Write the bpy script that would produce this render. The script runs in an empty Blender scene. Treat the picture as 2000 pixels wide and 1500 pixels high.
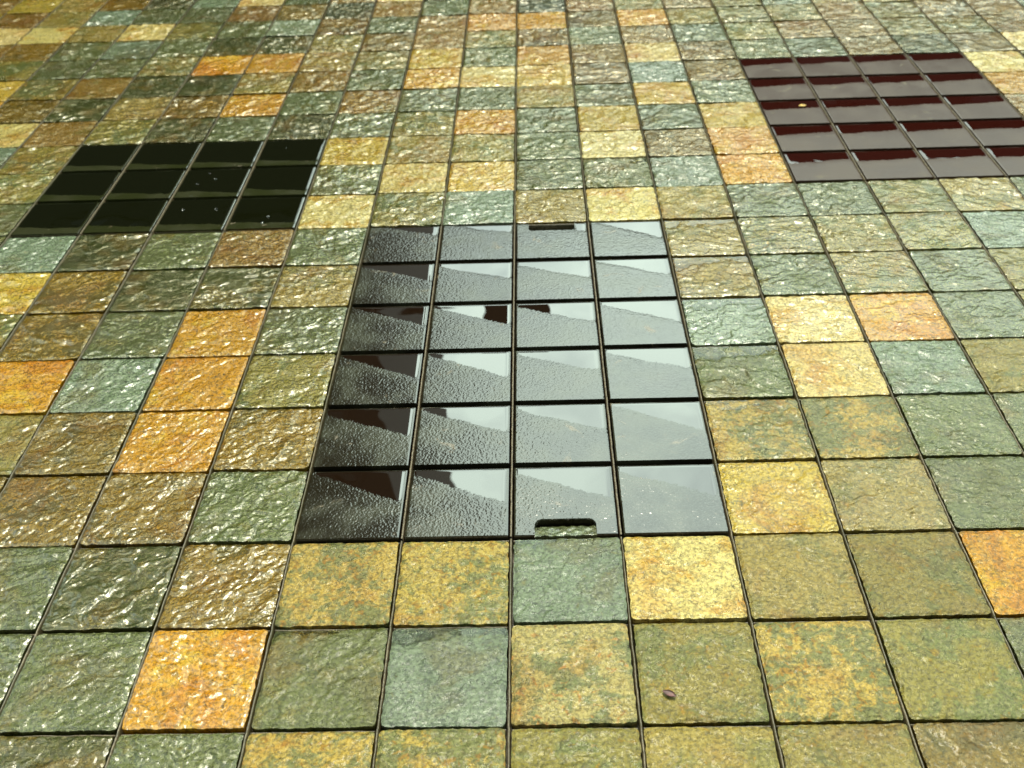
import bpy, math, random
import numpy as np
from mathutils import Vector

random.seed(7)
S = bpy.context.scene
COL = S.collection
T = 0.2                                   # paving module in metres

# ------------------------------------------------------------------ camera
cam = bpy.data.objects.new('camera', bpy.data.cameras.new('camera'))
COL.objects.link(cam)
cam.location = (2.2918 * T, -6.8707 * T, 6.8788 * T)
cam.rotation_euler = (0.92851, 0.03350, 0.00752)
cam.data.sensor_width = 36.0
cam.data.lens = 36.0 * 2068.9 / 2000.0
cam.data.clip_start = 0.05
cam.data.clip_end = 2000.0
cam.data.dof.use_dof = True
cam.data.dof.focus_distance = 1.93
cam.data.dof.aperture_fstop = 5.6
S.camera = cam

# ------------------------------------------------------------------ sky, sun, exposure
SUN_EL, SUN_AZ = math.radians(68), math.radians(4)      # ahead of the camera, a little to the right
w = bpy.data.worlds.new('World'); S.world = w; w.use_nodes = True
nt = w.node_tree; nt.nodes.clear()
def N(tree, kind, **kw):
    n = tree.nodes.new(kind)
    for k, v in kw.items(): setattr(n, k, v)
    return n
out = N(nt, 'ShaderNodeOutputWorld')
sky = N(nt, 'ShaderNodeTexSky', sky_type='NISHITA', sun_disc=False)
sky.sun_elevation = SUN_EL; sky.sun_rotation = SUN_AZ
bg1 = N(nt, 'ShaderNodeBackground'); bg1.inputs[1].default_value = 0.06
nt.links.new(sky.outputs[0], bg1.inputs[0])
bg2 = N(nt, 'ShaderNodeBackground'); bg2.inputs[0].default_value = (0.83, 1.0, 0.87, 1); bg2.inputs[1].default_value = 1.0
tc = N(nt, 'ShaderNodeTexCoord')
cn = N(nt, 'ShaderNodeTexNoise'); cn.inputs['Scale'].default_value = 6.0; cn.inputs['Detail'].default_value = 5; cn.inputs['Roughness'].default_value = 0.5
cr = N(nt, 'ShaderNodeMapRange'); cr.inputs[1].default_value = 0.40; cr.inputs[2].default_value = 0.62; cr.inputs[3].default_value = 0.60; cr.inputs[4].default_value = 1.0
nt.links.new(tc.outputs['Generated'], cn.inputs['Vector']); nt.links.new(cn.outputs['Fac'], cr.inputs[0])
# the cloud is brightest ahead, on the sun's side, and heavy and grey behind the viewer
dt = N(nt, 'ShaderNodeVectorMath', operation='DOT_PRODUCT'); dt.inputs[1].default_value = (0.06, 0.80, 0.60)
nt.links.new(tc.outputs['Generated'], dt.inputs[0])
gl = N(nt, 'ShaderNodeMapRange', interpolation_type='SMOOTHSTEP')
for i_, v_ in ((1, 0.20), (2, 0.92), (3, 0.20), (4, 1.65)): gl.inputs[i_].default_value = v_
nt.links.new(dt.outputs['Value'], gl.inputs[0]); nt.links.new(gl.outputs[0], bg2.inputs[1])
mx = N(nt, 'ShaderNodeMixShader')
nt.links.new(cr.outputs[0], mx.inputs[0]); nt.links.new(bg1.outputs[0], mx.inputs[1]); nt.links.new(bg2.outputs[0], mx.inputs[2])
nt.links.new(mx.outputs[0], out.inputs[0])

sun = bpy.data.objects.new('sun', bpy.data.lights.new('sun', 'SUN')); COL.objects.link(sun)
sun.data.energy = 1.4; sun.data.angle = math.radians(15); sun.data.color = (1.0, 0.94, 0.76)
d = Vector((math.sin(SUN_AZ) * math.cos(SUN_EL), math.cos(SUN_AZ) * math.cos(SUN_EL), math.sin(SUN_EL)))
sun.rotation_euler = (-d).to_track_quat('-Z', 'Y').to_euler()
sun.location = d * 30
S.view_settings.view_transform = 'Standard'; S.view_settings.look = 'None'
S.view_settings.exposure = 1.7; S.view_settings.gamma = 1.0
S.cycles.max_bounces = 8; S.cycles.transmission_bounces = 6; S.cycles.caustics_reflective = False
S.cycles.sample_clamp_indirect = 6.0

# ------------------------------------------------------------------ numpy noise
def _hash(ix, iy, seed):
    h = (ix.astype(np.int64) * 374761393 + iy.astype(np.int64) * 668265263 + seed * 1442695041) & 0xffffffff
    h = ((h ^ (h >> 13)) * 1274126177) & 0xffffffff
    h = ((h ^ (h >> 16)) * 2246822519) & 0xffffffff
    return ((h ^ (h >> 15)) & 0xffffff) / float(0xffffff)
def vnoise(x, y, seed=0):
    ix = np.floor(x); iy = np.floor(y); fx = x - ix; fy = y - iy
    fx = fx * fx * fx * (fx * (fx * 6 - 15) + 10); fy = fy * fy * fy * (fy * (fy * 6 - 15) + 10)
    a = _hash(ix, iy, seed); b = _hash(ix + 1, iy, seed); c = _hash(ix, iy + 1, seed); e = _hash(ix + 1, iy + 1, seed)
    return (a * (1 - fx) + b * fx) * (1 - fy) + (c * (1 - fx) + e * fx) * fy
def fbm(x, y, seed=0, octaves=4, gain=0.5):
    s = 0; a = 1.0; t = 0
    for o in range(octaves):
        ca, sa = math.cos(0.6 * o + 0.3), math.sin(0.6 * o + 0.3)
        s = s + a * vnoise((x * ca - y * sa) * 2 ** o + 17.3 * o, (x * sa + y * ca) * 2 ** o - 9.1 * o, seed + o); t += a; a *= gain
    return s / t
def sstep(a, b, x):
    q = np.clip((x - a) / (b - a), 0, 1); return q * q * (3 - 2 * q)

# ------------------------------------------------------------------ mesh helpers
def mesh_from(name, V, F, mat, smooth=None, parent=None):
    me = bpy.data.meshes.new(name)
    me.from_pydata(V if isinstance(V, list) else V.tolist(), [], F if isinstance(F, list) else F.tolist())
    if smooth is not None: me.polygons.foreach_set('use_smooth', smooth)
    me.materials.append(mat); me.update()
    o = bpy.data.objects.new(name, me); COL.objects.link(o)
    if parent: o.parent = parent
    return o
def tag(o, label=None, cat=None, group=None, kind=None):
    if label: o['label'] = label
    if cat: o['category'] = cat
    if group: o['group'] = group
    if kind: o['kind'] = kind
    return o
def slab(name, X, Y, Z, zbot, mat, keep=None, parent=None):
    """a solid slab: height-field top over grid X, Y, Z, skirts along every open edge, down to zbot"""
    n1, n0 = X.shape
    idx = np.arange(n1 * n0).reshape(n1, n0)
    q = np.stack([idx[:-1, :-1], idx[:-1, 1:], idx[1:, 1:], idx[1:, :-1]], -1).reshape(-1, 4)
    if keep is not None: q = q[keep.reshape(-1)]
    e = np.concatenate([q[:, [0, 1]], q[:, [1, 2]], q[:, [2, 3]], q[:, [3, 0]]])
    key = np.minimum(e[:, 0], e[:, 1]) * (n1 * n0) + np.maximum(e[:, 0], e[:, 1])
    _, inv, cnt = np.unique(key, return_inverse=True, return_counts=True)
    b = e[cnt[inv] == 1]
    V = np.stack([X.ravel(), Y.ravel(), Z.ravel()], -1)
    # skirts own their top vertices so that the top keeps its own normals
    bv = np.unique(b)
    m1 = np.zeros(n1 * n0, int); m1[bv] = len(V) + np.arange(len(bv))
    V1 = V[bv].copy(); V2 = V[bv].copy(); V2[:, 2] = zbot
    m2 = m1 + len(bv)
    sk = np.stack([m1[b[:, 1]], m1[b[:, 0]], m2[b[:, 0]], m2[b[:, 1]]], -1)
    V = np.concatenate([V, V1, V2]); F = np.concatenate([q, sk])
    used = np.unique(F); rm = np.zeros(len(V), int); rm[used] = np.arange(len(used))
    sm = np.r_[np.ones(len(q), bool), np.zeros(len(sk), bool)]
    return mesh_from(name, V[used], rm[F], mat, sm, parent)
def boxes(name, L, mat, parent=None):
    V, F = [], []
    for x0, x1, y0, y1, z0, z1 in L:
        k = len(V)
        V += [(x0, y0, z0), (x1, y0, z0), (x1, y1, z0), (x0, y1, z0), (x0, y0, z1), (x1, y0, z1), (x1, y1, z1), (x0, y1, z1)]
        F += [tuple(k + i for i in f) for f in ((3, 2, 1, 0), (4, 5, 6, 7), (0, 1, 5, 4), (1, 2, 6, 5), (2, 3, 7, 6), (3, 0, 4, 7))]
    return mesh_from(name, V, F, mat, None, parent)

# ------------------------------------------------------------------ materials
def new_mat(name):
    m = bpy.data.materials.new(name); m.use_nodes = True
    return m, m.node_tree, m.node_tree.nodes['Principled BSDF']
def ramp(t, src, a, b, lo=0.0, hi=1.0):
    r = N(t, 'ShaderNodeMapRange', interpolation_type='SMOOTHSTEP')
    for i, v in ((1, a), (2, b), (3, lo), (4, hi)): r.inputs[i].default_value = v
    t.links.new(src, r.inputs[0]); return r.outputs[0]
def noise(t, vec, scale, detail=4, rough=0.55, dist=0.0):
    n = N(t, 'ShaderNodeTexNoise'); n.inputs['Scale'].default_value = scale; n.inputs['Detail'].default_value = detail
    n.inputs['Roughness'].default_value = rough; n.inputs['Distortion'].default_value = dist
    t.links.new(vec, n.inputs['Vector']); return n.outputs['Fac']
def mixc(t, fac, a, b, mode='MIX'):
    m = N(t, 'ShaderNodeMix', data_type='RGBA', blend_type=mode)
    if isinstance(fac, float): m.inputs[0].default_value = fac
    else: t.links.new(fac, m.inputs[0])
    for k, v in ((6, a), (7, b)):
        if isinstance(v, tuple): m.inputs[k].default_value = (*v, 1)
        else: t.links.new(v, m.inputs[k])
    return m.outputs[2]
def local_coords(t):
    c = N(t, 'ShaderNodeTexCoord'); oi = N(t, 'ShaderNodeObjectInfo')
    m = N(t, 'ShaderNodeMath', operation='MULTIPLY'); m.inputs[1].default_value = 37.0
    t.links.new(oi.outputs['Random'], m.inputs[0])
    a = N(t, 'ShaderNodeVectorMath', operation='ADD')
    t.links.new(c.outputs['Object'], a.inputs[0]); t.links.new(m.outputs[0], a.inputs[1])
    return a.outputs[0], oi

ALB = 0.52
def slate_mat(name, a, b, c, mottle=0.5, spots=0.3, fleck=19, tint=(1.0, 0.92, 0.52), rough=0.17, grain=1.0):
    """wet cleft slate: pigment a clouded with b, flecked with c"""
    a, b, c = [(k[0] ** 1.12 * ALB, k[1] ** 1.12 * ALB, k[2] ** 1.25 * ALB * .75) for k in (a, b, c)]
    m, t, p = new_mat(name)
    v, oi = local_coords(t)
    na = N(t, 'ShaderNodeMath', operation='MULTIPLY_ADD'); na.inputs[1].default_value = 0.55
    nb = N(t, 'ShaderNodeMath', operation='MULTIPLY'); nb.inputs[1].default_value = 0.45
    t.links.new(noise(t, v, 9, 3, 0.5, 0.3), nb.inputs[0]); t.links.new(noise(t, v, fleck, 9, 0.70, 0.5), na.inputs[0]); t.links.new(nb.outputs[0], na.inputs[2])
    n1 = na.outputs[0]
    f1 = ramp(t, n1, 0.60 - 0.20 * mottle, 0.67 - 0.18 * mottle)
    col = mixc(t, f1, a, b)
    n2 = noise(t, v, 60, 6, 0.62, 0.8)
    f2 = ramp(t, n2, 0.66 - 0.15 * spots, 0.705 - 0.13 * spots, 0, 0.9)
    col = mixc(t, f2, col, c)
    rust = ramp(t, noise(t, v, 6.5, 5, 0.62, 0.8), .50, .66, 0, .75)          # rust and damp bled through the cleft
    rc = N(t, 'ShaderNodeVectorMath', operation='MULTIPLY'); t.links.new(col, rc.inputs[0]); rc.inputs[1].default_value = (.88, .62, .34)
    col = mixc(t, rust, col, rc.outputs[0])
    n3 = noise(t, v, 170, 5, 0.65)
    dk = ramp(t, n3, 0.33, 0.60, 0.42, 1.25)
    n4 = noise(t, v, 46, 5, 0.62, 1.0)                       # hairline edges of the flakes
    ab = N(t, 'ShaderNodeMath', operation='SUBTRACT'); ab.inputs[1].default_value = 0.5; t.links.new(n4, ab.inputs[0])
    aa = N(t, 'ShaderNodeMath', operation='ABSOLUTE'); t.links.new(ab.outputs[0], aa.inputs[0])
    ln = ramp(t, aa.outputs[0], 0.0, 0.022, 0.25, 1.0)
    dm = N(t, 'ShaderNodeMath', operation='MULTIPLY'); t.links.new(dk, dm.inputs[0]); t.links.new(ln, dm.inputs[1]); dk = dm.outputs[0]
    mu = N(t, 'ShaderNodeVectorMath', operation='SCALE'); t.links.new(col, mu.inputs[0]); t.links.new(dk, mu.inputs['Scale'])
    col = mixc(t, 1.0, mu.outputs[0], oi.outputs['Color'], 'MULTIPLY')
    t.links.new(col, p.inputs['Base Color'])
    r = ramp(t, n2, 0.35, 0.68, rough * 0.55, rough * 1.5)
    dv = N(t, 'ShaderNodeMath', operation='DIVIDE'); t.links.new(r, dv.inputs[0]); t.links.new(oi.outputs['Alpha'], dv.inputs[1]); t.links.new(dv.outputs[0], p.inputs['Roughness'])
    p.inputs['IOR'].default_value = 1.5; p.inputs['Specular Tint'].default_value = (*tint, 1)
    cwt = N(t, 'ShaderNodeMapRange'); cwt.inputs[1].default_value = 0.5; cwt.inputs[2].default_value = 1.2; cwt.inputs[3].default_value = 0.10; t.links.new(oi.outputs['Alpha'], cwt.inputs[0]); 
    wet = N(t, 'ShaderNodeMath', operation='MULTIPLY'); t.links.new(cwt.outputs[0], wet.inputs[0])
    t.links.new(ramp(t, noise(t, v, 11, 4, 0.6, 0.5), .34, .54, .25, 1.0), wet.inputs[1])          # the film lies in patches
    t.links.new(wet.outputs[0], p.inputs['Coat Weight'])
    p.inputs['Coat Roughness'].default_value = 0.035; p.inputs['Coat IOR'].default_value = 1.42
    def relief(node, d_):
        q_ = N(t, 'ShaderNodeMath', operation='MULTIPLY'); q_.inputs[1].default_value = d_
        q_.inputs[0].default_value = 1.0; t.links.new(q_.outputs[0], node.inputs['Distance'])
    bp = N(t, 'ShaderNodeBump'); bp.inputs['Strength'].default_value = 1.0; relief(bp, 0.0026 * grain)
    h = N(t, 'ShaderNodeMath', operation='MULTIPLY_ADD'); h.inputs[1].default_value = 0.35
    t.links.new(n3, h.inputs[0]); t.links.new(noise(t, v, 125, 6, 0.62, 0.7), h.inputs[2])
    t.links.new(h.outputs[0], bp.inputs['Height']); t.links.new(bp.outputs[0], p.inputs['Normal'])
    b2 = N(t, 'ShaderNodeBump'); b2.inputs['Strength'].default_value = 1.0; relief(b2, 0.0016 * grain)
    t.links.new(noise(t, v, 62, 3, 0.5, 1.0), b2.inputs['Height']); t.links.new(b2.outputs[0], p.inputs['Coat Normal'])
    return m
SL = {
 'G': ('grey-green', slate_mat('slate_grey_green', (.112, .127, .060), (.165, .142, .05), (.055, .075, .052), .42, .35, tint=(.97, 1, .70))),
 'D': ('dark olive', slate_mat('slate_dark_olive', (.052, .062, .016), (.115, .082, .010), (.030, .046, .020), .5, .3)),
 'O': ('orange', slate_mat('slate_orange', (.52, .255, .006), (.58, .36, .04), (.20, .10, .010), .42, .2)),
 'Y': ('golden yellow', slate_mat('slate_golden_yellow', (.48, .335, .075), (.43, .25, .025), (.16, .14, .05), .45, .3)),
 'C': ('pale cream', slate_mat('slate_pale_cream', (.62, .49, .27), (.52, .31, .07), (.20, .19, .09), .42, .3)),
 'B': ('ochre brown', slate_mat('slate_ochre_brown', (.21, .125, .009), (.115, .080, .008), (.37, .21, .015), .5, .35)),
 'R': ('reddish brown', slate_mat('slate_reddish_brown', (.25, .14, .035), (.19, .135, .035), (.11, .095, .03), .45, .3)),
 'L': ('khaki', slate_mat('slate_khaki', (.24, .19, .06), (.14, .155, .075), (.33, .20, .03), .56, .4)),
 'T': ('blue-green', slate_mat('slate_blue_green', (.190, .232, .200), (.145, .185, .150), (.21, .20, .11), .4, .25, tint=(.93, 1, .92))),
 'M': ('gold-grey mottled', slate_mat('slate_gold_grey', (.46, .325, .11), (.16, .17, .095), (.34, .18, .03), .72, .6, 48)),
 'P': ('green-peach mottled', slate_mat('slate_green_peach', (.48, .375, .20), (.18, .195, .12), (.54, .27, .11), .62, .55, 36)),
 'N': ('tan', slate_mat('slate_tan', (.31, .225, .085), (.20, .175, .075), (.37, .22, .05), .5, .35)),
}
mg, t, p = new_mat('grout')
v, oi = local_coords(t)
n = noise(t, v, 260, 5, 0.6)
n2 = noise(t, v, 9, 4, 0.6)
t.links.new(mixc(t, ramp(t, n2, .35, .65), mixc(t, ramp(t, n, .3, .7), (.025, .018, .008), (.17, .13, .072)), (.055, .045, .020)), p.inputs['Base Color'])
p.inputs['Roughness'].default_value = 0.3
bp = N(t, 'ShaderNodeBump'); bp.inputs['Strength'].default_value = 0.6; bp.inputs['Distance'].default_value = 0.002
t.links.new(n, bp.inputs['Height']); t.links.new(bp.outputs[0], p.inputs['Normal'])

def cover_mat(name, a, b, r0, r1, ior=2.1):
    m, t, p = new_mat(name)
    v, oi = local_coords(t)
    n1 = noise(t, v, 10, 4, 0.55)
    st = ramp(t, noise(t, v, 16, 6, 0.65, 0.7), .60, .70)        # dried brown silt
    t.links.new(mixc(t, st, mixc(t, ramp(t, n1, .4, .65), a, b), (.070, .052, .026)), p.inputs['Base Color'])
    rr_ = N(t, 'ShaderNodeMath', operation='MULTIPLY_ADD'); rr_.inputs[1].default_value = .16
    t.links.new(st, rr_.inputs[0]); t.links.new(ramp(t, n1, .35, .65, r0, r1), rr_.inputs[2]); t.links.new(rr_.outputs[0], p.inputs['Roughness'])
    p.inputs['IOR'].default_value = ior
    bp = N(t, 'ShaderNodeBump'); bp.inputs['Strength'].default_value = 0.3; bp.inputs['Distance'].default_value = 0.0004
    t.links.new(noise(t, v, 420, 4, 0.6), bp.inputs['Height']); t.links.new(bp.outputs[0], p.inputs['Normal'])
    return m
mc = cover_mat('dark_enamelled_metal', (.010, .008, .004), (.024, .024, .013), .12, .20, 1.8)
me_ = cover_mat('maroon_enamelled_metal', (.030, .012, .005), (.038, .019, .009), .30, .38, 1.42)
mk = cover_mat('black_enamelled_metal', (.014, .016, .004), (.018, .019, .006), .12, .2)
mr, t, p = new_mat('rib_metal')
v, oi = local_coords(t)
n = noise(t, v, 300, 5, 0.6)
t.links.new(mixc(t, ramp(t, n, .35, .65), (.035, .024, .012), (.15, .115, .065)), p.inputs['Base Color'])
p.inputs['Roughness'].default_value = 0.4
md, t, p = new_mat('pit_dark'); p.inputs['Base Color'].default_value = (.004, .003, .002, 1); p.inputs['Roughness'].default_value = 0.9; p.inputs['Specular IOR Level'].default_value = 0.0
mw, t, p = new_mat('water'); p.inputs['Base Color'].default_value = (1, 1, 1, 1); p.inputs['Roughness'].default_value = 0.0
p.inputs['IOR'].default_value = 1.33; p.inputs['Transmission Weight'].default_value = 1.0

mf, t, p = new_mat('water_on_dark_metal'); p.inputs['Base Color'].default_value = (.008, .004, .002, 1); p.inputs['Roughness'].default_value = 0.0
p.inputs['IOR'].default_value = 2.05
mf_red, t, p = new_mat('water_on_maroon_metal'); p.inputs['Base Color'].default_value = (.017, .003, .002, 1); p.inputs['Roughness'].default_value = 0.0
p.inputs['IOR'].default_value = 1.5

mf_black, t, p = new_mat('water_on_black_metal'); p.inputs['Base Color'].default_value = (.0035, .004, .0012, 1); p.inputs['Roughness'].default_value = 0.0
p.inputs['IOR'].default_value = 1.9

# ------------------------------------------------------------------ the setting: pavement bed with its grout joints
NX0, NX1, NY0, NY1 = -16, 20, -7, 24
COVERS = {'main': (0, 4, 0, 6), 'west': (-5, -1, 6, 9), 'east': (6, 10, 7, 12)}
def in_cover(i, j):
    for c in COVERS.values():
        if c[0] <= i < c[1] and c[2] <= j < c[3]: return True
    return False
V = [(-300, -300, -.040), (300, -300, -.040), (300, 300, -.040), (-300, 300, -.040)]; F = [(0, 1, 2, 3)]
sm = [False]
def joint(x0, y0, x1, y1, half, top, seed):
    """a grout joint with a domed, slightly wavering back"""
    L = math.hypot(x1 - x0, y1 - y0); n = max(2, int(L / 0.0125)); ux, uy = (x1 - x0) / L, (y1 - y0) / L
    s = np.linspace(0, L, n + 1)
    wob = (fbm(s * 40, s * 0 + seed, seed, 3) - .5) * .0022
    hz = top + (fbm(s * 55, s * 0 + seed * 3.1, seed + 5, 3) - .5) * .0022
    k = len(V)
    prof = [(-1, -.036), (-1, -.0035), (-.45, -.0006), (0, 0), (.45, -.0006), (1, -.0035), (1, -.036)]
    for a in range(n + 1):
        px, py = x0 + ux * s[a], y0 + uy * s[a]
        for q, dz in prof:
            o_ = q * half + wob[a]
            z = dz if dz < -.03 else hz[a] + dz
            V.append((px - uy * o_, py + ux * o_, z))
    for a in range(n):
        for b in range(6):
            i0 = k + a * 7 + b
            F.append((i0, i0 + 7, i0 + 8, i0 + 1)); sm.append(True)
for i in range(-10, 14):                                   # the joints running away from the viewer
    run = None
    for j in range(-4, 18):
        inside = in_cover(i, j) and in_cover(i - 1, j)
        if not inside: joint(i * T, j * T, i * T, (j + 1) * T, .0023, -.0028, i * 31 + j)
for j in range(-4, 18):
    for i in range(-10, 13):
        if not (in_cover(i, j) and in_cover(i, j - 1)): joint(i * T + .0045, j * T, (i + 1) * T - .0045, j * T, .0024, -.0085, i * 17 + j * 5 + 900)
pav = mesh_from('pavement', V, F, mg, np.array(sm))
tag(pav, 'dark wet grout joints between the slate tiles', None, None, 'structure')

# ------------------------------------------------------------------ slate tiles
ROWS = {   # first column index, then one letter per tile, left to right (what the photograph shows)
 15: (-4, 'RBDRGRDRLRLG'), 14: (-4, 'GTBGROOBOLLL'), 13: (-4, 'DDLBRLBGBGLR'), 12: (-4, 'OONLYGOBCBGG'),
 11: (-4, 'DNBGOCYBTB'), 10: (-3, 'OGRGGNGYG'), 9: (-3, 'GDGLOGYGY'), 8: (-1, 'YLLGCBO'), 7: (-1, 'GCYGGTO'),
 6: (-1, 'CLTNCNGG'), 5: (-2, 'RG....NL'), 4: (-2, 'DN....NG'), 3: (-2, 'OG....TC'), 2: (-2, 'OL....GC'),
 1: (-2, 'OB....MM'), 0: (-2, 'BG....YN'), -1: (-1, 'BMMTCN'), -2: (-1, 'OGTPLM'), -3: (-1, 'GMMLNL'),
}
POOLS = {(4, 5): .86, (4, 4): .82, (4, 3): .80, (4, 2): .76, (1, -2): .86, (0, -2): .97, (2, -1): 1.0, (4, 1): 1.0, (3, 7): 1.0}
def kind_at(i, j):
    if j in ROWS:
        k = i - ROWS[j][0]
        if 0 <= k < len(ROWS[j][1]): return ROWS[j][1][k]
    return random.choice('GGDOYCBRLLTNBGD')
ORD = {1: '1st', 2: '2nd', 3: '3rd'}
ordn = lambda n: ORD.get(n, f'{n}th')
COLN = ['leftmost', 'second', 'third', 'rightmost']
ROWN = ['front', 'second', 'third', 'fourth', 'fifth', 'back']
def tile_label(name, i, j):
    if 0 <= j <= 5:
        s = f'{-i} column' + ('s' if i < -1 else '') + ' left of' if i < 0 else f'{i-3} column' + ('s' if i > 4 else '') + ' right of'
        return f'{name} slate tile {s} the large cover, level with its {ROWN[j]} row'
    a = f'{ordn(j-5)} row behind the large cover' if j > 5 else f'{ordn(-j)} row before the large cover'
    if i < 0: b = f'{-i} left of it'
    elif i > 3: b = f'{i-3} right of it'
    else: b = f"at its {COLN[i]} column"
    return f'{name} slate tile, {a}, {b}'
def slate_tile(i, j):
    rnd = random.Random(i * 1009 + j * 9176 + 5)
    k = kind_at(i, j); name, mat = SL[k]
    n = 96 if j <= 1 else 84 if j <= 7 else 60
    rel = .0012 if j < 0 and i >= 0 else .0022 if j < 3 and i >= 0 else .0025 if j < 3 else .0037 if j < 6 else .0049
    fq = 1.0 if j < 0 and i >= 0 else .85 if j < 3 and i >= 0 else .75 if j < 3 else .62 if j < 6 else .5
    if not -3 <= i <= 7: n = int(n * .7)
    seed = (i + 50) * 131 + (j + 50) * 17
    g = np.linspace(-1, 1, n + 1)
    gx, gy = np.meshgrid(g, g)
    hx = .0958 + rnd.uniform(-.0006, .0006); hy = .0962 + rnd.uniform(-.0006, .0006)
    # worn, slightly ragged outline with knocked corners
    ed = np.maximum(abs(gx), abs(gy))
    s = T * .5
    rx = (fbm(gy * 9 + 3, gx * .6, seed + 1, 4) - .5) * .0042; ry = (fbm(gx * 9 - 5, gy * .6, seed + 2, 4) - .5) * .0042
    cr_ = np.clip(abs(gx) + abs(gy) - 1.93, 0, 1) * .028
    X = gx * hx + np.sign(gx) * ed ** 6 * rx - np.sign(gx) * cr_
    Y = gy * hy + np.sign(gy) * ed ** 6 * ry - np.sign(gy) * cr_
    # riven surface: stretched terraces plus fine ripple
    a = rnd.choice([0.15, 0.2, -0.1, 0.9, 0.7, 2.5]) + rnd.uniform(-.25, .25)
    U = gx * math.cos(a) + gy * math.sin(a); W = -gx * math.sin(a) + gy * math.cos(a)
    st = rnd.uniform(1.2, 2.2)
    f = fbm(U * 2.2 / st + 7, W * 3.6 + (fbm(gx * 3, gy * 3, seed + 9, 2) - .5) * 2.2, seed, 5, .56)
    lev = rnd.uniform(10, 16); q = f * lev
    ter = (np.floor(q) + sstep(0.05, 0.38, q - np.floor(q))) / lev
    amp = rnd.uniform(.006, .0105) * (1.35 if j > 6 else 1.0 if j > 1 or i < 0 else .55)
    Z = amp * (0.62 * ter + 0.38 * f - .5) + rel * rnd.uniform(.6, 1.15) * (.25 + 1.5 * sstep(.25, .75, fbm(gx * 2.2, gy * 2.2, seed + 12, 3))) * (fbm(U * 11 * fq, W * 15 * fq, seed + 4, 3, .36) - .5)
    Z = Z - np.quantile(Z, .8)
    edge = sstep(.90, 1.0, ed + (fbm(gx * 7, gy * 7, seed + 6, 3) - .5) * .09)
    Z = Z * (1 - .5 * edge) - .0022 * edge ** 2
    shore = POOLS.get((i, j))
    if shore:
        dd = gy - (2 * shore - 1) + (1 - gx) * .10 - (fbm(gx * 3, gy * 3, seed + 3, 4) - .5) * .30
        Z = Z - .0035 * sstep(-.05, .25, dd)
    Z += rnd.uniform(-.0012, .0010) + gx * rnd.uniform(-.0008, .0008) + gy * rnd.uniform(-.0009, .0009)
    o = slab('slate_tile', X, Y, Z, -.036, mat)
    o.location = ((i + .5) * T + rnd.uniform(-.0012, .0012), (j + .5) * T + rnd.uniform(-.0012, .0012), 0)
    o.rotation_euler = (0, 0, rnd.uniform(-.006, .006))
    h = rnd.uniform(.86, 1.14)
    o.color = (h * rnd.uniform(.95, 1.05), h, h * rnd.uniform(.9, 1.1), rnd.uniform(.85, 1.15) * (.50 if j < 0 and i >= 0 else .66 if j < 3 and i >= 0 else 1.0 if j < 6 else .85))
    tag(o, tile_label(name, i, j), 'tile', 'slate paving tiles')
    if shore:
        m_ = 16
        g2 = np.linspace(-1, 1, m_ + 1); wx, wy = np.meshgrid(g2 * .0935, np.linspace(2 * shore - 1.35, .985, m_ + 1) * .0945)
        wz = np.full_like(wx, float(np.quantile(Z[gy > min(2 * shore - 1, .93)], .55)) + .0009) + (fbm(wx * 30, wy * 30, seed, 2) - .5) * .0003
        slab('water_film', wx, wy, wz, float(wz.min()) - .004, mw, None, o)
    return o

VIS = {-3: (-3, 6), -2: (-4, 7), -1: (-4, 7), 0: (-5, 7), 1: (-5, 8), 2: (-5, 8), 3: (-6, 9), 4: (-6, 9), 5: (-7, 9), 6: (-7, 10),
       7: (-7, 10), 8: (-8, 10), 9: (-8, 11), 10: (-9, 11), 11: (-9, 12), 12: (-9, 12), 13: (-10, 12), 14: (-10, 13), 15: (-11, 13), 16: (-11, 13)}
placed = set()
for j, (i0, i1) in VIS.items():
    for i in range(i0, i1 + 1):
        if in_cover(i, j) or j == 16 and i > 0: continue
        slate_tile(i, j); placed.add((i, j))

# the paving that carries on beyond the frame
V, F, sel = [], [], []
for j in range(NY0, NY1):
    for i in range(NX0, NX1):
        if (i, j) in placed or in_cover(i, j): continue
        k = len(V); x0, x1, y0, y1 = i * T + .0045, (i + 1) * T - .0045, j * T + .004, (j + 1) * T - .004
        z = random.uniform(-.004, -.001)
        V += [(x0, y0, z), (x1, y0, z), (x1, y1, z), (x0, y1, z), (x0, y0, -.036), (x1, y0, -.036), (x1, y1, -.036), (x0, y1, -.036)]
        m_ = random.randrange(12)
        for f in ((0, 1, 2, 3), (0, 4, 5, 1), (1, 5, 6, 2), (2, 6, 7, 3), (3, 7, 4, 0)): F.append(tuple(k + q for q in f)); sel.append(m_)
me = bpy.data.meshes.new('slate_paving'); me.from_pydata(V, [], F)
for k in SL: me.materials.append(SL[k][1])
me.polygons.foreach_set('material_index', sel); me.update()
far = bpy.data.objects.new('slate_paving', me); COL.objects.link(far)
tag(far, 'more slate paving running on all around the tiles', None, None, 'stuff')

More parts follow.
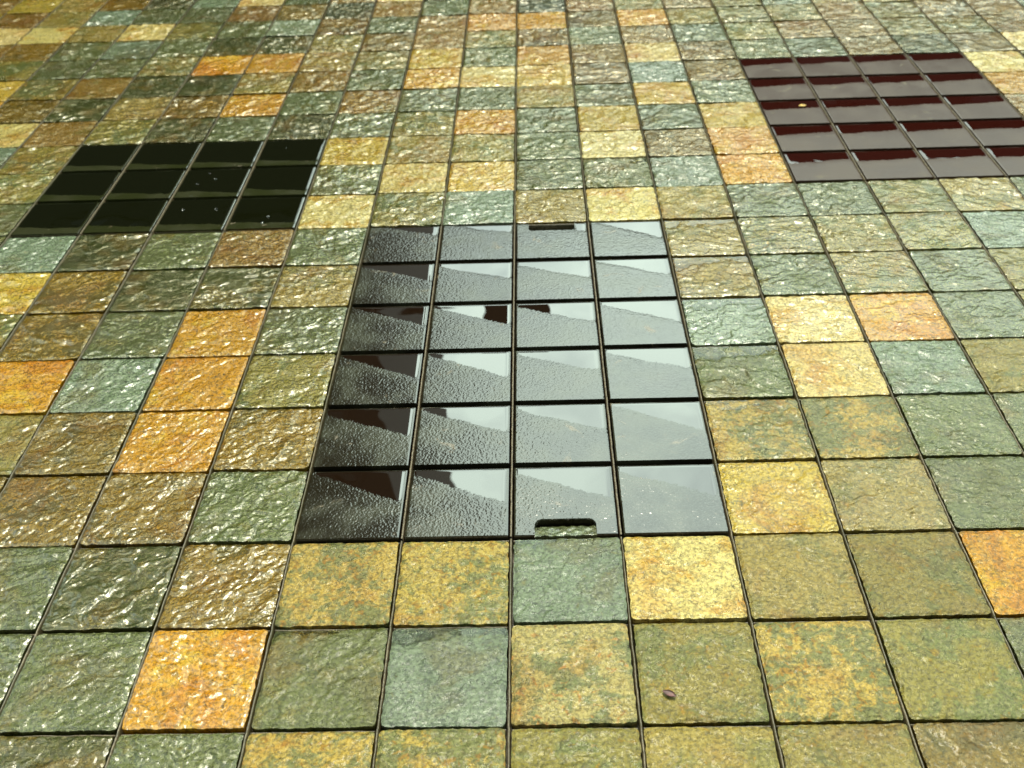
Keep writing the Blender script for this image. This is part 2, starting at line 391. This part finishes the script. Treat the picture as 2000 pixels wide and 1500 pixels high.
# ------------------------------------------------------------------ access covers
def cover_tile(root, i, j, shore, seed, n, notch=None, bump=1.0, name='cover_tile', tilt=(0, 0), mat=None, film=None):
    """one enamelled tile; shore = (y at the left edge, y at the right edge) of the water standing on it"""
    g = np.linspace(0, 1, n + 1); gx, gy = np.meshgrid(g, g)
    ix, iy = .0056, .0066
    X = i * T + ix + gx * (T - 2 * ix); Y = j * T + iy + gy * (T - 2 * iy)
    line = shore[0] + (shore[1] - shore[0]) * gx
    dd = gy - line + (fbm(gx * 4, gy * 4, seed + 8, 4) - .5) * .06
    Z = -.00055 * np.tanh(dd / .06)
    fade = .72 + .30 * sstep(.25, .62, fbm(gx * 2.5 + 3, gy * 2.5, seed + 2, 3) * .7 + .42 * sstep(0, .45, gy))
    fine = fbm(gx * 66, gy * 66, seed, 3, .6) - .5
    Z += .00060 * bump * fade * fine * (1 - sstep(.0, .06, dd))
    e = np.minimum(np.minimum(gx, 1 - gx), 1 - gy)
    Z -= .0010 * (1 - sstep(0, .012, e)) 
    keep = None
    if notch:
        x0, x1, y0, y1, rad = notch
        cx, cy = (gx[:-1, :-1] + gx[1:, 1:]) / 2, (gy[:-1, :-1] + gy[1:, 1:]) / 2
        mx_, my_ = (x0 + x1) / 2, (y0 + y1) / 2
        qx = np.maximum(abs(cx - mx_) - (x1 - x0) / 2 + rad, 0); qy = np.maximum(abs(cy - my_) - (y1 - y0) / 2 + rad, 0)
        keep = np.hypot(qx, qy) > rad
    Z = Z + tilt[0] * (gx - .5) * T + tilt[1] * (gy - .5) * T
    o = slab(name, X, Y, Z - .0012, -.022, mat or mc, keep, root)
    # water: nearly level, drawn down over its rim
    m_ = 40
    u = np.linspace(0, 1, m_ + 1); u = u + .02 * 0
    u = .5 - .5 * np.cos(np.pi * u) * (1 - .0)                       # denser towards the rims
    wx, wy = np.meshgrid(u, u)
    rim = lambda d_, w_: np.clip(1 - d_ / w_, 0, 1) ** 2
    wz = -.0012 - .0015 * (rim(1 - wx, .05) + rim(1 - wy, .035) + rim(wx, .03)) + (fbm(wx * 2.2, wy * 2.2, seed + 4, 2) - .5) * .0005
    kp = None
    if notch:
        cx, cy = (wx[:-1, :-1] + wx[1:, 1:]) / 2, (wy[:-1, :-1] + wy[1:, 1:]) / 2
        kp = ~((cx > notch[0] - .02) & (cx < notch[1] + .02) & (cy > notch[2] - .02) & (cy < notch[3] + .02))
    wz = wz + tilt[0] * (wx - .5) * T + tilt[1] * (wy - .5) * T
    slab('water_film', i * T + ix + .0004 + wx * (T - 2 * ix - .0008), j * T + iy + .0004 + wy * (T - 2 * iy - .0008), wz, -.0045, film or mf, kp, o)
    return o
def tray(root, c):
    i0, i1, j0, j1 = c
    x0, x1, y0, y1 = i0 * T + .0048, i1 * T - .0048, j0 * T + .005, j1 * T - .005
    boxes('base_tray', [(x0, x1, y0, y1, -.030, -.024)], md, root)
    for i in range(i0 + 1, i1):
        V_, F_ = [], []
        n_ = (j1 - j0) * 16
        for a in range(n_ + 1):
            y = y0 + (y1 - y0) * a / n_; wv = (random.random() - .5) * .0007; zz = -.0022 + (random.random() - .5) * .0008
            for q, z in ((-.0017, -.0235), (-.0017, zz - .0008), (-.0008, zz), (.0008, zz), (.0017, zz - .0008), (.0017, -.0235)): V_.append((i * T + q + wv, y, z))
        for a in range(n_):
            for b in range(5): F_.append((a * 6 + b, a * 6 + 6 + b, a * 6 + 7 + b, a * 6 + 1 + b))
        mesh_from('rib', V_, F_, mr, np.ones(len(F_), bool), root)
def empty(name, loc):
    o = bpy.data.objects.new(name, None); COL.objects.link(o); o.location = loc; o.empty_display_size = .1
    return o
r = empty('access_cover', (0, 0, 0))
tag(r, 'large recessed access cover of glossy dark tiles with lifting slots, pale sky mirrored in it', 'access cover')
tray(r, COVERS['main'])
# worn mortar showing at the foot of the front lifting slot
gx_, gy_ = np.meshgrid(np.linspace(0, 1, 40), np.linspace(0, 1, 14))
slab('slot_mortar', 2.215 * T + gx_ * .57 * T, .0052 + gy_ * .033, -.0030 - .009 * gy_ ** 1.3 + (fbm(gx_ * 12, gy_ * 4, 5, 4) - .5) * .006, -.0236, SL['T'][1], None, r)
SH = {0: (.95, .48), 1: (.93, .52), 2: (.93, .50), 3: (.95, .50), 4: (.92, .52), 5: (1.06, .72)}
for j in range(6):
    for i in range(4):
        a, b = SH[j]; rr = random.Random(i * 7 + j * 31)
        a += rr.uniform(-.04, .04); b += rr.uniform(-.05, .05)
        if j == 5 and i == 3: a, b = 1.02, .48
        nt_ = None
        if (i, j) == (2, 0): nt_ = (.20, .80, -.30, .22, .09)
        if (i, j) == (2, 5): nt_ = (.17, .83, .78, 1.3, .05)
        cover_tile(r, i, j, (a, b), 400 + i * 13 + j * 57, 170 if j < 3 else 140, nt_, (1.15 if i == 0 else 1.0 if i == 1 else 1.15) + (.3 if j == 5 else 0), tilt=(rr.uniform(-.0025, .0025), rr.uniform(-.0025, .0025)))
r = empty('access_cover', (COVERS['west'][0] * T, COVERS['west'][2] * T, 0))
tag(r, 'black glossy tiled cover mirroring a dark building, with water droplets on its tiles', 'access cover')
cw = COVERS['west']; l0 = list(COL.objects)
tray(r, cw)
for j in range(cw[2], cw[3]):
    for i in range(cw[0], cw[1]): cover_tile(r, i, j, (.22, .14), 900 + i * 13 + j * 57, 60, None, .8, mat=mk, film=mf_black)
for k in range(12):
    rr = random.Random(k + 77); px, py = rr.uniform(-3.0, -1.1), rr.uniform(6.1, 8.9); rad = rr.uniform(.0022, .005)
    if abs(px - round(px)) < .06 or abs(py - round(py)) < .06: continue
    V_, F_ = [(0, 0, rad * .55)], []
    for q, (cr0, cz) in enumerate(((.5, .47), (.85, .26), (1, 0))):
        for a in range(10): V_.append((rad * cr0 * math.cos(a * .6283), rad * cr0 * math.sin(a * .6283), rad * cz))
    for a in range(10):
        b = (a + 1) % 10; F_.append((0, 1 + a, 1 + b))
        for q in (0, 1): F_.append((1 + q * 10 + a, 11 + q * 10 + a, 11 + q * 10 + b, 1 + q * 10 + b))
    o = mesh_from('droplet', [(x + px * T, y + py * T, z - .0011) for x, y, z in V_], F_, mw, np.ones(len(F_), bool), r)
for o in [o for o in COL.objects if o.parent == r]: o.location = -r.location
r = empty('access_cover', (COVERS['east'][0] * T, COVERS['east'][2] * T, 0))
tag(r, 'dark red tiled cover streaked grey, behind and right of the large cover', 'access cover')
ce = COVERS['east']
tray(r, ce)
for j in range(ce[2], ce[3]):
    for i in range(ce[0], ce[1]): cover_tile(r, i, j, (.62, .70), 1300 + i * 13 + j * 57, 60, None, .8, mat=me_, film=mf_red)
for o in [o for o in COL.objects if o.parent == r]: o.location = -r.location

# ------------------------------------------------------------------ small things lying on the paving
def leaflet(name, x, y, L, W_, rot, col, label, cat, z=.004):
    m, t, p = new_mat(name); v, oi = local_coords(t)
    t.links.new(mixc(t, ramp(t, noise(t, v, 160, 3), .4, .6), col, tuple(c * .35 for c in col)), p.inputs['Base Color']); p.inputs['Roughness'].default_value = .55
    n_ = 10; V_, F_ = [], []
    for a in range(n_ + 1):
        s = a / n_; wd = W_ * math.sin(math.pi * min(.97, max(.03, s))) ** .7
        for q in (-1, -.4, .4, 1): V_.append((L * (s - .5), wd * q / 2, .0016 * abs(q) + .0012 * math.sin(s * 3.1)))
    k = len(V_); V_ += [(a_, b_, c_ - .0009) for a_, b_, c_ in V_]
    for a in range(n_):
        for b in range(3):
            i0 = a * 4 + b; F_.append((i0, i0 + 4, i0 + 5, i0 + 1)); F_.append((k + i0, k + i0 + 1, k + i0 + 5, k + i0 + 4))
        for b in (0, 3):
            i0 = a * 4 + b; F_.append((i0, k + i0, k + i0 + 4, i0 + 4))
    o = mesh_from(name, V_, F_, m, np.ones(len(F_), bool)); o.location = (x, y, z); o.rotation_euler = (0, 0, rot)
    tag(o, label, cat); return o
leaflet('dead_petal', 3.24 * T, -1.74 * T, .022, .011, -.5, (.10, .025, .02), 'small dark red petal lying on the khaki tile in front of the cover', 'petal', .003)
leaflet('yellow_leaf', 6.68 * T, 9.72 * T, .026, .02, .2, (.5, .30, .03), 'tiny yellow leaf lying on the dark red cover', 'leaf', .001)

# ------------------------------------------------------------------ the buildings that darken the reflections
mb, t, p = new_mat('dark_facade'); v, oi = local_coords(t)
t.links.new(mixc(t, ramp(t, noise(t, v, .8, 5), .3, .7), (.005, .004, .002), (.008, .006, .003)), p.inputs['Base Color']); p.inputs['Roughness'].default_value = .8
mgl, t, p = new_mat('window_glass'); p.inputs['Base Color'].default_value = (.01, .012, .012, 1); p.inputs['Roughness'].default_value = .08
def building(x0, x1, y0, y1, h, label, nx, nz):
    r = empty('building', ((x0 + x1) / 2, y0, 0)); tag(r, label, 'building')
    off = Vector(r.location)
    L = [(x0, x1, y0, y1, -.04, h)]
    w_ = boxes('wall', L, mb, r); w_.location = -off
    c_ = boxes('cornice', [(x0 - .25, x1 + .25, y0 - .25, y1 + .25, h + .002, h + .5)], mb, r); c_.location = -off
    for a in range(nx):
        for b in range(nz):
            cx = x0 + (x1 - x0) * (a + .5) / nx; cz = 2.0 + (h - 2.5) * (b + .5) / nz
            f = boxes('window', [(cx - .75, cx - .62, y0 - .08, y0 - .003, cz - 1, cz + 1), (cx + .62, cx + .75, y0 - .08, y0 - .003, cz - 1, cz + 1),
                                 (cx - .615, cx + .615, y0 - .08, y0 - .003, cz + .87, cz + 1), (cx - .615, cx + .615, y0 - .08, y0 - .003, cz - 1, cz - .87)], mb, r); f.location = -off
            g_ = boxes('pane', [(cx - .61, cx + .61, y0 - .04, y0 - .004, cz - .86, cz + .86)], mgl, f)
    return r
b_ = building(-16, -2.35, 13.6, 24, 24, 'tall dark building mirrored in the left tiles of the large cover', 5, 6)
building(-2.2, 18, 14.5, 26, 5.6, 'low dark building mirrored in the dark red cover', 7, 2)  # unseen; its left stretch is added to darken what the far slates mirror
# made-up dark panel on an arm, added out of view for its reflection
for nm, bb in (('added_dark_arm', [(-2.36, .60, 13.70, 13.78, 8.80, 8.88), (-2.36, -.3, 13.70, 13.78, 8.25, 8.31)]), ('added_dark_panel', [(-.51, .62, 13.66, 13.82, 7.85, 8.78)])):
    o = boxes(nm, bb, mb, b_); o.location = -b_.location
